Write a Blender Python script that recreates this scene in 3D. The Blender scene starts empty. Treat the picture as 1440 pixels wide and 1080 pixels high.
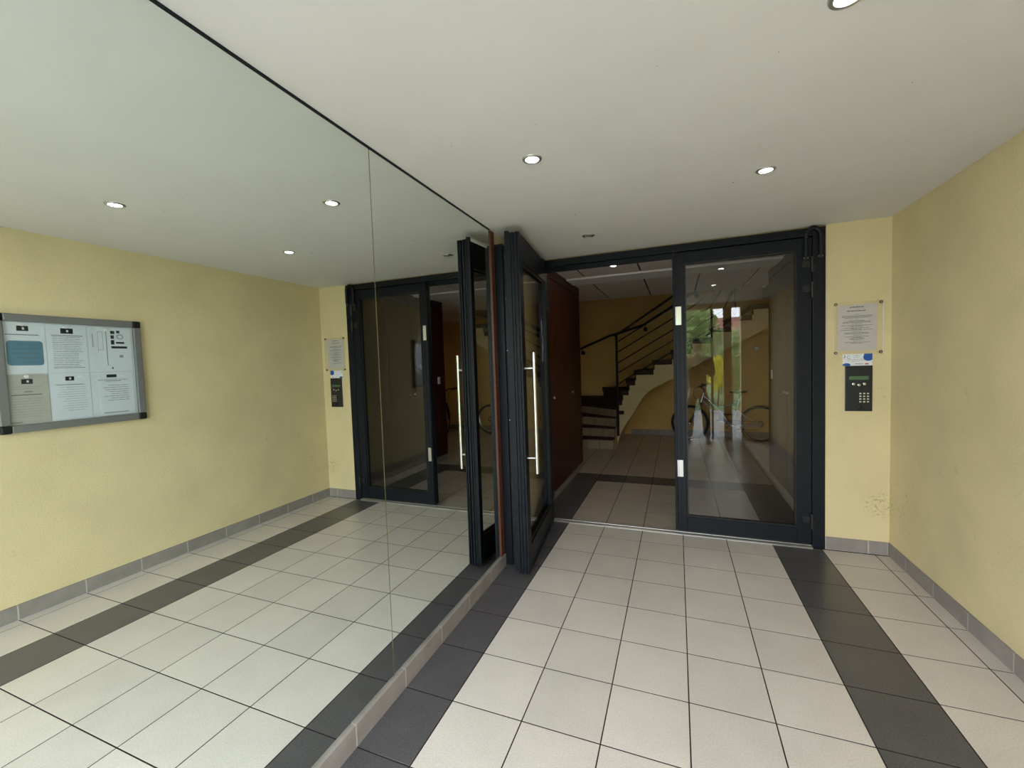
import bpy, bmesh, math, random
from mathutils import Vector, Matrix, noise
random.seed(7)
C = bpy.context.scene.collection
S = bpy.context.scene
PI = math.pi

# ------------------------------------------------------------------ camera, world, exposure
CAM = Vector((1.23517, -3.87517, 1.52293))
R_ = Vector((0.93127236, 0.36277531, -0.03355385)); U_ = Vector((0.01354819, 0.05755105, 0.99825063)); F_ = Vector((-0.36407174, 0.93009782, -0.04868075))
cd = bpy.data.cameras.new('camera'); cam = bpy.data.objects.new('camera', cd); C.objects.link(cam)
cam.matrix_world = Matrix(((R_.x, U_.x, -F_.x, CAM.x), (R_.y, U_.y, -F_.y, CAM.y), (R_.z, U_.z, -F_.z, CAM.z), (0, 0, 0, 1)))
cd.sensor_fit = 'HORIZONTAL'; cd.sensor_width = 36; cd.lens = 594.25 / 1440 * 36
cd.clip_start = 0.02; cd.clip_end = 300
S.camera = cam
S.view_settings.view_transform = 'Standard'; S.view_settings.look = 'None'
S.view_settings.gamma = 1; S.view_settings.use_curve_mapping = False
S.view_settings.exposure = 0.55
w = bpy.data.worlds.new('overcast_sky'); S.world = w; w.use_nodes = True
bg = w.node_tree.nodes['Background']; bg.inputs[0].default_value = (0.84, 0.92, 1.0, 1); bg.inputs[1].default_value = 9.0
pl = bpy.data.lights.new('entrance_portal', 'AREA'); pl.shape = 'RECTANGLE'; pl.size = 2.4; pl.size_y = 2.4
pl.cycles.is_portal = True
po = bpy.data.objects.new('entrance_portal', pl); C.objects.link(po)
po.location = (1.13, -4.62, 1.2); po.rotation_euler = (math.radians(90), 0, 0)

W = 2.6886; H = 2.4844; T = 1 / 3.0
A1 = 0.2645; RY = -0.2682

# ------------------------------------------------------------------ materials
MT = {}
def mat(name, col, rough=0.5, metal=0.0, emit=None, es=0, spec=0.5, bump=0.0, bscale=60, var=0.0, vscale=3, objvar=0.0, speck=0.0, coat=0.0, extra=None):
    m = bpy.data.materials.new(name); m.use_nodes = True
    nt = m.node_tree; N = nt.nodes; L = nt.links; b = N['Principled BSDF']
    b.inputs['Base Color'].default_value = (*col, 1); b.inputs['Roughness'].default_value = rough
    b.inputs['Metallic'].default_value = metal; b.inputs['Specular IOR Level'].default_value = spec
    if coat: b.inputs['Coat Weight'].default_value = coat; b.inputs['Coat Roughness'].default_value = 0.1
    if emit: b.inputs['Emission Color'].default_value = (*emit, 1); b.inputs['Emission Strength'].default_value = es
    geo = N.new('ShaderNodeNewGeometry')
    cur = None
    def mulcol(fac_socket, lo, hi):
        nonlocal cur
        mr = N.new('ShaderNodeMapRange'); L.new(fac_socket, mr.inputs[0]); mr.inputs[1].default_value = 0.3; mr.inputs[2].default_value = 0.7
        mr.inputs[3].default_value = lo; mr.inputs[4].default_value = hi
        vm = N.new('ShaderNodeVectorMath'); vm.operation = 'SCALE'
        if cur is None: vm.inputs[0].default_value = col
        else: L.new(cur, vm.inputs[0])
        L.new(mr.outputs[0], vm.inputs['Scale']); cur = vm.outputs[0]
    if var:
        n = N.new('ShaderNodeTexNoise'); n.inputs['Scale'].default_value = vscale; n.inputs['Detail'].default_value = 4
        L.new(geo.outputs['Position'], n.inputs['Vector']); mulcol(n.outputs[0], 1 - var, 1 + var)
    if speck:
        n = N.new('ShaderNodeTexNoise'); n.inputs['Scale'].default_value = 160; n.inputs['Detail'].default_value = 3
        L.new(geo.outputs['Position'], n.inputs['Vector']); mulcol(n.outputs[0], 1 - speck, 1 + speck)
    if objvar:
        oi = N.new('ShaderNodeObjectInfo'); mr = N.new('ShaderNodeMapRange'); L.new(oi.outputs['Random'], mr.inputs[0])
        mr.inputs[3].default_value = 0.3; mr.inputs[4].default_value = 0.7; mulcol(mr.outputs[0], 1 - objvar, 1 + objvar)
    if extra: cur = extra(nt, geo, cur, col)
    if cur is not None: L.new(cur, b.inputs['Base Color'])
    if bump:
        n = N.new('ShaderNodeTexNoise'); n.inputs['Scale'].default_value = bscale; n.inputs['Detail'].default_value = 5
        L.new(geo.outputs['Position'], n.inputs['Vector'])
        bp = N.new('ShaderNodeBump'); bp.inputs['Strength'].default_value = bump; bp.inputs['Distance'].default_value = 0.004
        L.new(n.outputs[0], bp.inputs['Height']); L.new(bp.outputs[0], b.inputs['Normal'])
    MT[name] = m; return m

def scuffs(zone):
    """dirty scuff marks on the painted plaster; zone = (centre, radii) boxes where hands, bags and feet rubbed"""
    def f(nt, geo, cur, col):
        N = nt.nodes; L = nt.links
        tot = None
        for (c, r, thr, sc) in zone:
            mp = N.new('ShaderNodeMapping'); mp.vector_type = 'TEXTURE'
            mp.inputs['Location'].default_value = c; mp.inputs['Scale'].default_value = r
            L.new(geo.outputs['Position'], mp.inputs['Vector'])
            ln = N.new('ShaderNodeVectorMath'); ln.operation = 'LENGTH'; L.new(mp.outputs[0], ln.inputs[0])
            fall = N.new('ShaderNodeMapRange'); fall.interpolation_type = 'SMOOTHSTEP'
            L.new(ln.outputs['Value'], fall.inputs[0]); fall.inputs[1].default_value = 0.4; fall.inputs[2].default_value = 1.0
            fall.inputs[3].default_value = 1; fall.inputs[4].default_value = 0
            n = N.new('ShaderNodeTexNoise'); n.inputs['Scale'].default_value = sc; n.inputs['Detail'].default_value = 8; n.inputs['Roughness'].default_value = 0.65
            L.new(geo.outputs['Position'], n.inputs['Vector'])
            th = N.new('ShaderNodeMapRange'); L.new(n.outputs[0], th.inputs[0]); th.inputs[1].default_value = thr; th.inputs[2].default_value = thr + 0.12
            mu = N.new('ShaderNodeMath'); mu.operation = 'MULTIPLY'; L.new(fall.outputs[0], mu.inputs[0]); L.new(th.outputs[0], mu.inputs[1])
            if tot is None: tot = mu.outputs[0]
            else:
                ad = N.new('ShaderNodeMath'); ad.operation = 'MAXIMUM'; L.new(tot, ad.inputs[0]); L.new(mu.outputs[0], ad.inputs[1]); tot = ad.outputs[0]
        mf = N.new('ShaderNodeMath'); mf.operation = 'MULTIPLY'; L.new(tot, mf.inputs[0]); mf.inputs[1].default_value = 0.55
        mx = N.new('ShaderNodeMix'); mx.data_type = 'RGBA'; L.new(mf.outputs[0], mx.inputs[0])
        if cur is None: mx.inputs[6].default_value = (*col, 1)
        else: L.new(cur, mx.inputs[6])
        mx.inputs[7].default_value = (0.20, 0.15, 0.09, 1)
        return mx.outputs[2]
    return f

YEL = (0.765, 0.635, 0.365)
mat('yellow_plaster', YEL, 0.8, bump=0.55, bscale=100, var=0.06, vscale=2.2, extra=scuffs([
    ((W, -0.25, 0.55), (0.5, 0.35, 0.35), 0.60, 22), ((W, -1.3, 0.42), (0.5, 1.0, 0.28), 0.64, 16), ((W, -3.0, 0.45), (0.5, 1.2, 0.3), 0.66, 14),
    ((2.62, 0, 0.38), (0.12, 0.3, 0.13), 0.50, 45), ((2.42, 0, 0.40), (0.16, 0.3, 0.10), 0.62, 40), ((2.62, 0, 1.2), (0.06, 0.3, 0.08), 0.56, 50), ((W, -0.6, 1.0), (0.5, 0.55, 0.6), 0.62, 6)]))
mat('lobby_plaster', (0.78, 0.50, 0.165), 0.7, bump=0.6, bscale=75, var=0.05)
mat('stair_plaster', (0.78, 0.62, 0.34), 0.7, bump=0.6, bscale=75, var=0.06)
mat('ceiling_paint', (0.79, 0.77, 0.755), 0.8, bump=0.2, bscale=30, var=0.02)
mat('ceiling_panel', (0.84, 0.74, 0.70), 0.8, bump=0.2)
mat('ceiling_beam', (0.92, 0.90, 0.88), 0.7)
mat('dark_void', (0.05, 0.045, 0.04), 0.8)
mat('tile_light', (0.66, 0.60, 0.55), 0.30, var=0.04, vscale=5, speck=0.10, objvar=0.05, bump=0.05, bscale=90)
mat('tile_dark', (0.094, 0.088, 0.094), 0.28, var=0.08, vscale=6, speck=0.30, objvar=0.08, bump=0.05, bscale=90)
mat('grout', (0.035, 0.022, 0.022), 0.9, spec=0.1)
mat('skirting_tile', (0.29, 0.255, 0.235), 0.45, var=0.12, vscale=9, speck=0.06, objvar=0.05)
mat('grout_pale', (0.52, 0.48, 0.42), 0.8)
mat('tile_light_dimmed', (0.50, 0.43, 0.365), 0.30, var=0.04, vscale=5, speck=0.10, objvar=0.05)  # pale floor tile with the lobby's dimness and ochre bounce put into its colour
mat('stud_bronze', (0.10, 0.06, 0.04), 0.4, 0.6)
mat('stair_tile', (0.34, 0.26, 0.17), 0.4, var=0.08, vscale=6, objvar=0.06)
mat('tread_tile', (0.055, 0.034, 0.024), 0.7, spec=0.2, var=0.1)
mat('anthracite', (0.0045, 0.0068, 0.0118), 0.5, spec=0.28, bump=0.08, bscale=300)
mat('black_rubber', (0.008, 0.008, 0.009), 0.5)
mat('rail_paint', (0.012, 0.0035, 0.0045), 0.55, spec=0.25)
mat('mahogany', (0.046, 0.009, 0.0055), 0.4, spec=0.25, var=0.12, vscale=2)
mat('mahogany_edge', (0.12, 0.038, 0.018), 0.45, var=0.1, vscale=6)
mat('brushed_steel', (0.72, 0.70, 0.67), 0.30, 1.0)
mat('chrome', (0.85, 0.85, 0.85), 0.12, 1.0)
mat('aluminium', (0.62, 0.62, 0.61), 0.42, 0.9)
mat("board_aluminium", (0.27, 0.265, 0.26), 0.5, 0.5)
mat('board_back', (0.62, 0.68, 0.70), 0.7)
mat('paper_white', (0.74, 0.80, 0.84), 0.7, var=0.03, vscale=12)
mat('paper_beige', (0.50, 0.48, 0.43), 0.7, var=0.04, vscale=12)
mat('paper_grey', (0.66, 0.61, 0.58), 0.6, var=0.03, vscale=12)
mat('ink', (0.14, 0.15, 0.16), 0.8)
mat('ink_soft', (0.34, 0.36, 0.37), 0.8)
mat('ink_black', (0.015, 0.015, 0.02), 0.6)
mat('print_blue', (0.10, 0.24, 0.33), 0.6)
mat('print_navy', (0.015, 0.10, 0.42), 0.5)
mat('print_red', (0.5, 0.04, 0.03), 0.6)
mat('sticker_white', (0.85, 0.86, 0.90), 0.4)
mat('white_plastic', (0.85, 0.85, 0.83), 0.35)
mat('lcd_green', (0.10, 0.18, 0.09), 0.25)
mat('intercom_black', (0.020, 0.021, 0.024), 0.35)
mat('bulb_glow', (1, 1, 1), 0.5, emit=(1.0, 0.95, 0.90), es=45)
mat('bulb_glow_warm', (1, 1, 1), 0.5, emit=(1.0, 0.82, 0.60), es=170)
mat('bulb_off', (0.30, 0.30, 0.28), 0.2)
mat('ring_metal', (0.55, 0.54, 0.52), 0.3, 0.8)
mat('tyre', (0.012, 0.012, 0.012), 0.7)
mat('bike_silver', (0.52, 0.48, 0.46), 0.28, 0.8)
mat('bike_dark', (0.03, 0.03, 0.035), 0.3, 0.3)
mat('reflector', (0.8, 0.30, 0.05), 0.3)
mat('paving', (0.20, 0.20, 0.195), 0.8, var=0.12, vscale=1.5, bump=0.3)
mat('lawn', (0.10, 0.16, 0.05), 0.9, var=0.3, vscale=4, bump=0.6)
mat('leaf_green', (0.36, 0.48, 0.20), 0.5, objvar=0.1, var=0.45, vscale=5)
mat('leaf_dark', (0.12, 0.19, 0.06), 0.5, var=0.4, vscale=5)
mat('leaf_gold', (0.70, 0.64, 0.06), 0.5, var=0.35, vscale=7)
mat('bark', (0.12, 0.08, 0.05), 0.9, var=0.3, vscale=12)
mat('house_wall', (0.62, 0.58, 0.52), 0.8, var=0.04)
mat('roof_tile', (0.26, 0.10, 0.07), 0.8, var=0.2, vscale=6)
mat('window_dark', (0.04, 0.05, 0.06), 0.1)
mat('pillar_plaster', (0.34, 0.25, 0.14), 0.8, bump=0.5)
mat('skin', (0.58, 0.36, 0.26), 0.5)
mat('eye_white', (0.8, 0.8, 0.8), 0.2); mat('iris', (0.06, 0.04, 0.03), 0.2); mat('lips', (0.42, 0.18, 0.15), 0.5)
mat('hair', (0.03, 0.02, 0.015), 0.6, var=0.3, vscale=40)
mat('shirt', (0.055, 0.05, 0.05), 0.85, bump=0.4, bscale=120)
mat('trousers', (0.05, 0.05, 0.06), 0.85, bump=0.3, bscale=150)
mat('shoe', (0.03, 0.03, 0.03), 0.5)
mat('phone_black', (0.01, 0.01, 0.012), 0.15)

def mirror_mat():
    m = mat('mirror_silver', (0.80, 0.86, 0.82), 0.0, 1.0); return m
mirror_mat()
def glass_mat(name, tint):
    m = bpy.data.materials.new(name); m.use_nodes = True; nt = m.node_tree; N = nt.nodes; L = nt.links
    for n in list(N): N.remove(n)
    o = N.new('ShaderNodeOutputMaterial'); mx = N.new('ShaderNodeMixShader'); tr = N.new('ShaderNodeBsdfTransparent'); gl = N.new('ShaderNodeBsdfGlossy')
    tr.inputs[0].default_value = (*tint, 1); gl.inputs['Roughness'].default_value = 0.0
    lw = N.new('ShaderNodeLayerWeight'); lw.inputs[0].default_value = 0.5
    p = N.new('ShaderNodeMath'); p.operation = 'POWER'; L.new(lw.outputs['Facing'], p.inputs[0]); p.inputs[1].default_value = 5
    ma = N.new('ShaderNodeMath'); ma.operation = 'MULTIPLY_ADD'; L.new(p.outputs[0], ma.inputs[0]); ma.inputs[1].default_value = 0.95; ma.inputs[2].default_value = 0.048
    L.new(ma.outputs[0], mx.inputs[0]); L.new(tr.outputs[0], mx.inputs[1]); L.new(gl.outputs[0], mx.inputs[2]); L.new(mx.outputs[0], o.inputs[0])
    MT[name] = m
glass_mat('door_glass', (0.90, 0.90, 0.895)); glass_mat('acrylic', (0.995, 0.995, 0.995))

# ------------------------------------------------------------------ mesh helpers
class M:
    def __init__(s): s.v = []; s.f = []; s.mi = []; s.cm = 0
    def add(s, vs, fs):
        b = len(s.v); s.v += [tuple(x) for x in vs]; s.f += [tuple(i + b for i in f) for f in fs]; s.mi += [s.cm] * len(fs); return s
    def box(s, x0, y0, z0, x1, y1, z1):
        if x0 > x1: x0, x1 = x1, x0
        if y0 > y1: y0, y1 = y1, y0
        if z0 > z1: z0, z1 = z1, z0
        return s.add([(x0, y0, z0), (x1, y0, z0), (x1, y1, z0), (x0, y1, z0), (x0, y0, z1), (x1, y0, z1), (x1, y1, z1), (x0, y1, z1)],
                     [(3, 2, 1, 0), (4, 5, 6, 7), (0, 1, 5, 4), (1, 2, 6, 5), (2, 3, 7, 6), (3, 0, 4, 7)])
    def cham(s, x0, y0, z0, x1, y1, z1, c=0.0003):   # box with chamfered top edge
        return s.add([(x0, y0, z0), (x1, y0, z0), (x1, y1, z0), (x0, y1, z0), (x0, y0, z1 - c), (x1, y0, z1 - c), (x1, y1, z1 - c), (x0, y1, z1 - c),
                      (x0 + c, y0 + c, z1), (x1 - c, y0 + c, z1), (x1 - c, y1 - c, z1), (x0 + c, y1 - c, z1)],
                     [(3, 2, 1, 0), (0, 1, 5, 4), (1, 2, 6, 5), (2, 3, 7, 6), (3, 0, 4, 7), (4, 5, 9, 8), (5, 6, 10, 9), (6, 7, 11, 10), (7, 4, 8, 11), (8, 9, 10, 11)])
    def prism(s, poly, z0, z1):          # poly (x,y) counter-clockwise
        n = len(poly)
        return s.add([(x, y, z0) for x, y in poly] + [(x, y, z1) for x, y in poly],
                     [tuple(reversed(range(n))), tuple(range(n, 2 * n))] + [(i, (i + 1) % n, n + (i + 1) % n, n + i) for i in range(n)])
    def prism_y(s, poly, y0, y1):        # poly (x,z)
        n = len(poly)
        return s.add([(x, y0, z) for x, z in poly] + [(x, y1, z) for x, z in poly],
                     [tuple(range(n)), tuple(reversed(range(n, 2 * n)))] + [(i, n + i, n + (i + 1) % n, (i + 1) % n) for i in range(n)])
    def prism_x(s, poly, x0, x1):        # poly (y,z)
        n = len(poly)
        return s.add([(x0, y, z) for y, z in poly] + [(x1, y, z) for y, z in poly],
                     [tuple(reversed(range(n))), tuple(range(n, 2 * n))] + [(i, (i + 1) % n, n + (i + 1) % n, n + i) for i in range(n)])
    def tube(s, pts, r, n=10, closed=False, caps=True):
        pts = [Vector(p) for p in pts]; k = len(pts); rs = r if isinstance(r, (list, tuple)) else [r] * k
        ring = []; prev = None
        for i, p in enumerate(pts):
            if closed: d = (pts[(i + 1) % k] - pts[i - 1]).normalized()
            else: d = (pts[min(i + 1, k - 1)] - pts[max(i - 1, 0)]).normalized()
            if prev is None:
                a = Vector((0, 0, 1)) if abs(d.z) < 0.9 else Vector((1, 0, 0)); u = d.cross(a).normalized()
            else: u = (prev - d * prev.dot(d)).normalized()
            prev = u; v_ = d.cross(u)
            ring.append([p + (u * math.cos(2 * PI * j / n) + v_ * math.sin(2 * PI * j / n)) * rs[i] for j in range(n)])
        vs = [q for rr in ring for q in rr]; fs = []
        for i in range(k if closed else k - 1):
            a = i * n; b = ((i + 1) % k) * n
            for j in range(n): fs.append((a + j, a + (j + 1) % n, b + (j + 1) % n, b + j))
        if not closed and caps: fs += [tuple(reversed(range(n))), tuple(range((k - 1) * n, k * n))]
        return s.add(vs, fs)
    def cyl(s, p, q, r, n=16, r2=None): return s.tube([p, q], [r, r if r2 is None else r2], n)
    def bar(s, p, q, wy, wz):            # rectangular bar between p and q: width along local horizontal, height perpendicular
        p = Vector(p); q = Vector(q); d = (q - p).normalized(); a = Vector((0, 0, 1)) if abs(d.z) < 0.95 else Vector((0, 1, 0))
        u = d.cross(a).normalized() * wy / 2; v_ = u.cross(d).normalized() * wz / 2
        c = [-u - v_, u - v_, u + v_, -u + v_]
        return s.add([p + k for k in c] + [q + k for k in c], [(0, 1, 2, 3), (7, 6, 5, 4), (0, 4, 5, 1), (1, 5, 6, 2), (2, 6, 7, 3), (3, 7, 4, 0)])
    def lathe(s, c, prof, axis='Z', n=24):   # prof: (radius, height)
        c = Vector(c); vs = []
        for r, h in prof:
            for j in range(n):
                a = 2 * PI * j / n; x, y = r * math.cos(a), r * math.sin(a)
                vs.append(c + (Vector((x, y, h)) if axis == 'Z' else Vector((x, h, y)) if axis == 'Y' else Vector((h, x, y))))
        fs = [(i * n + j, i * n + (j + 1) % n, (i + 1) * n + (j + 1) % n, (i + 1) * n + j) for i in range(len(prof) - 1) for j in range(n)]
        if prof[0][0] > 1e-5: fs.append(tuple(reversed(range(n))))
        if prof[-1][0] > 1e-5: fs.append(tuple(range((len(prof) - 1) * n, len(prof) * n)))
        return s.add(vs, fs)
    def torus(s, c, axis, R, r, n=48, m=8):
        c = Vector(c); axis = Vector(axis).normalized(); a = Vector((0, 0, 1)) if abs(axis.z) < 0.9 else Vector((1, 0, 0))
        u = axis.cross(a).normalized(); v_ = axis.cross(u)
        return s.tube([c + (u * math.cos(2 * PI * i / n) + v_ * math.sin(2 * PI * i / n)) * R for i in range(n)], r, m, closed=True)
    def shift(s, o): s.v = [(x - o[0], y - o[1], z - o[2]) for x, y, z in s.v]; return s

ORG = {}
def obj(name, m, mats, parent=None, smooth=False, bevel=0.0, kind=None, label=None, fix=True):
    if parent is not None and parent.name in ORG and fix: m.shift(ORG[parent.name])
    me = bpy.data.meshes.new(name); me.from_pydata(m.v, [], m.f)
    for k in (mats if isinstance(mats, (list, tuple)) else [mats]): me.materials.append(MT[k])
    for i, p in enumerate(me.polygons): p.material_index = m.mi[i]; p.use_smooth = smooth
    bm = bmesh.new(); bm.from_mesh(me); bmesh.ops.recalc_face_normals(bm, faces=bm.faces); bm.to_mesh(me); bm.free()
    if smooth: me.set_sharp_from_angle(angle=math.radians(42))
    o = bpy.data.objects.new(name, me); C.objects.link(o)
    if parent is not None: o.parent = parent
    if parent is not None and parent.name in ORG and fix: ORG[o.name] = (0, 0, 0)
    if bevel:
        b = o.modifiers.new('edge', 'BEVEL'); b.width = bevel; b.segments = 2; b.limit_method = 'ANGLE'
    if kind: o['kind'] = kind
    if label: o['label'] = label
    return o
def sub(name, m, mats, parent, root, **k):          # sub-part of a part: same coordinates as the thing
    if root.name in ORG: m.shift(ORG[root.name])
    return obj(name, m, mats, parent, fix=False, **k)
def thing(name, label, cat, loc=(0, 0, 0), rz=0, group=None, world=True):
    o = bpy.data.objects.new(name, None); C.objects.link(o); o.location = loc; o.rotation_euler = (0, 0, rz); o.empty_display_size = 0.1
    o['label'] = label; o['category'] = cat
    if group: o['group'] = group
    if world: ORG[o.name] = loc
    return o
def tag(o, label, cat, group=None):
    o['label'] = label; o['category'] = cat
    if group: o['group'] = group
    return o
def struct(name, m, mats, label, cat, parent=None, **k):
    o = obj(name, m, mats, parent, **k); o['kind'] = 'structure'
    if parent is None: o['label'] = label; o['category'] = cat
    return o

# ------------------------------------------------------------------ shell
def SB(name, label, cat, mats, *boxes, **k):
    m = M()
    for b in boxes: m.box(*b)
    return struct(name, m, mats, label, cat, **k)
floor = SB('floor', 'pale square tiled entrance floor with two dark tile bands', 'floor', 'grout', (-0.006, -4.6, -0.2, W, 0.0, -0.0006))
floor2 = SB('floor', 'tiled lobby floor beyond the glass doors with a dark cross band', 'floor', 'grout', (-1.1, 0.0, -0.2, 4.5, 5.2, -0.0006))
wl = SB('wall_left', 'yellow plastered wall carrying the big mirrors', 'wall', 'yellow_plaster', (-0.25, -4.8, -0.2, -0.008, 0.0, 2.7))
wr = SB('wall_right', 'long yellow rough plastered wall on the right', 'wall', 'yellow_plaster', (W, -4.8, -0.2, W + 0.2, 0.1, 2.7))
wf = SB('wall_front', 'narrow yellow plastered pier beside the glass doors', 'wall', 'yellow_plaster', (2.29, 0.0, -0.2, W, 0.12, 2.7))
SB('wall_front', 'wall strip over the door frame', 'wall', 'lobby_plaster', (-0.008, 0.02, 2.475, 2.29, 0.12, 2.7))
SB('ceiling', 'plain off-white painted entrance ceiling', 'ceiling', 'ceiling_paint', (-0.008, -4.8, H, W, 0.02, 2.72))
SB('wall_lobby_front', 'lobby wall beside the doors', 'wall', 'lobby_plaster', (-1.1, 0.0, -0.2, -0.008, 0.12, 2.7), (W, 0.1, -0.2, 4.5, 0.2, 2.7))
SB('wall_lobby_back', 'ochre back wall of the lobby behind the stairs', 'wall', 'lobby_plaster', (-1.1, 5.0, -0.2, 4.5, 5.2, 5.2))
SB('wall_lobby_left', 'ochre lobby wall left of the stairs', 'wall', 'lobby_plaster', (-1.1, 0.12, -0.2, -0.9, 5.0, 5.2))
SB('wall_lobby_right', 'ochre lobby wall behind the bicycles', 'wall', 'lobby_plaster', (4.3, 0.2, -0.2, 4.5, 5.0, 2.7))
SB('wall_stairwell', 'plastered upper sides and top of the stairwell', 'wall', 'lobby_plaster', (-0.9, 3.3, 2.72, 2.9, 3.4, 5.2), (2.7, 3.4, 2.72, 2.9, 5.0, 5.2), (-1.1, 3.3, 5.2, 2.9, 5.2, 5.4))
lc = SB('ceiling', 'suspended panel ceiling of the lobby crossed by a pale beam', 'ceiling', 'dark_void', (-0.9, 0.12, 2.556, 4.3, 3.4, 2.72), (2.7, 3.4, 2.556, 4.3, 5.0, 2.72))
sx = [-0.9, -0.455, 0.2, 0.855, 1.51, 2.165, 2.82, 3.475, 4.3]
for a, b in zip(sx[:-1], sx[1:]):
    for y0, y1 in ((0.12, 1.34), (1.74, 3.4)):
        struct('ceiling_panel', M().box(a + 0.011, y0, 2.547, b - 0.011, y1, 2.556), 'ceiling_panel', '', '', lc)
for a, b in ((2.7, 3.475), (3.475, 4.3)):
    struct('ceiling_panel', M().box(a + 0.007, 3.41, 2.547, b - 0.007, 5.0, 2.556), 'ceiling_panel', '', '', lc)
struct('beam', M().box(-0.036, 1.34, 2.525, 2.29, 1.74, 2.556), 'ceiling_beam', '', '', lc, bevel=0.006)
m = M(); rr = random.Random(5)
for k in range(11):
    x = rr.uniform(.3, 2.3); y = rr.uniform(-2.6, -.7); a = rr.uniform(0, 3.14); l = rr.choice([.002, .003, .012])
    m.bar((x, y, H - .0008), (x + l * math.cos(a), y + l * math.sin(a), H - .0008), .002, .0015)
struct('ceiling_speck', m, 'black_rubber', '', '', [o for o in C.objects if o.name == 'ceiling'][0]).update({'kind': 'stuff'}) if False else None
o_ = obj('dirt_speck', m, 'black_rubber', C.objects['ceiling'], kind='stuff')
# street side of the porch
SB('wall_entrance', 'porch end wall with the street opening', 'wall', 'yellow_plaster', (2.25, -4.8, -0.2, W, -4.6, H), (0, -4.8, 2.40, 2.25, -4.6, H))
for i, (x0, x1, mt) in enumerate(((1.765, 1.805, 'anthracite'), (1.97, 2.10, 'pillar_plaster'))):
    o = obj('entrance_post', M().box(x0, -4.76, -0.019, x1, -4.76 + (x1 - x0), 2.397), mt, bevel=0.004)
    tag(o, ['slim dark metal post at the street opening, seen reflected in the door glass', 'brown plastered pillar at the street opening, seen reflected in the door glass'][i], 'post')
SB('ground', 'grey paving outside the entrance', 'ground', 'paving', (-25, -60, -0.25, 30, -4.6, -0.02))

# ------------------------------------------------------------------ floor tiles
G = 0.0028
def tile(x0, x1, y0, y1, dark, par):
    if x1 - x0 < 0.01 or y1 - y0 < 0.01: return
    struct('tile', M().cham(x0 + G, y0 + G, -0.005, x1 - G, y1 - G, random.uniform(-0.0001, 0.0001)), 'tile_dark' if dark else ('tile_light_dimmed' if y0 > 0 else 'tile_light'), '', '', par)
colx = [A1 + k * T for k in range(-1, 8)] + [W]
rows = [RY - k * T for k in range(0, 14)]
ys = [-0.022] + [y for y in rows if y > -4.6] + [-4.6]
for j in range(len(ys) - 1):
    for i in range(len(colx) - 1):
        tile(max(colx[i], -0.006), min(colx[i + 1], W), ys[j + 1], ys[j], i in (0, 6), floor)
lx = [A1 + k * T for k in range(-4, 13)]; lx = [-0.9] + [x for x in lx if -0.9 < x < 4.3] + [4.3]
ly = [0.03, 0.10] + [0.10 + k * T for k in range(1, 15) if 0.10 + k * T < 5.0] + [5.0]
for j in range(len(ly) - 1):
    for i in range(len(lx) - 1):
        c = (lx[i] + lx[i + 1]) / 2; y = (ly[j] + ly[j + 1]) / 2
        if c < -0.075 and y < 2.15: continue
        if c > 2.6 and y < 2.15: continue
        dark = (abs(y - 1.6) < 0.16 and -0.1 < c < 2.27) or (y < 1.45 and (-0.08 < c < A1 or 1.94 < c < 2.26))
        tile(lx[i], lx[i + 1], ly[j], ly[j + 1], dark, floor2)
# skirting tiles
def skirt(name, label, pieces, mats='skirting_tile', par=None):
    xs = [p[0] for p in pieces] + [p[3] for p in pieces]; y_ = [p[1] for p in pieces] + [p[4] for p in pieces]
    back = M(); 
    for p in pieces: back.box(p[0] + (0.003 if p[3] - p[0] > 0.02 else 0), p[1], 0, p[3] - (0.003 if p[3] - p[0] > 0.02 else 0), p[4], p[5] - 0.004)
    return back
def skirting_run(name, label, axis, a, b, fixed, thick, h, joints):
    root = bpy.data.objects.new(name, None); C.objects.link(root); root['kind'] = 'structure'; root['label'] = label; root['category'] = 'skirting'; ORG[root.name] = (0, 0, 0)
    cuts = [a] + sorted([j for j in joints if a + 0.02 < j < b - 0.02]) + [b]
    f0, f1 = sorted((fixed, fixed + thick)); bt = thick * 0.97; g0, g1 = sorted((fixed, fixed + bt))
    bk = M().box(a, g0, 0.0, b, g1, h - 0.003) if axis == 'X' else M().box(g0, a, 0.0, g1, b, h - 0.003)
    o = obj('grout_bed', bk, 'grout_pale', root); o['kind'] = 'structure'
    for p, q in zip(cuts[:-1], cuts[1:]):
        m = M().box(p + 0.003, f0, 0.0006, q - 0.003, f1, h) if axis == 'X' else M().box(f0, p + 0.003, 0.0006, f1, q - 0.003, h)
        t = obj('skirting_tile', m, 'skirting_tile', root, bevel=0.0015); t['kind'] = 'structure'
    return root
skirting_run('baseboard_left', 'beige tile skirting below the mirrors', 'Y', -4.6, -0.995, -0.008, 0.022, 0.092, rows)
skirting_run('baseboard_right', 'grey beige tile skirting along the right wall', 'Y', -4.6, 0.0, W, -0.010, 0.098, rows)
skirting_run('baseboard_front', 'short grey tile skirting under the intercom', 'X', 2.292, W - 0.0105, 0.0, -0.010, 0.098, [2.56])
skirting_run('baseboard_back', 'grey tile skirting along the lobby back wall under the stairs', 'X', 0.35, 4.3, 5.0, -0.012, 0.105, lx)

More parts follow.
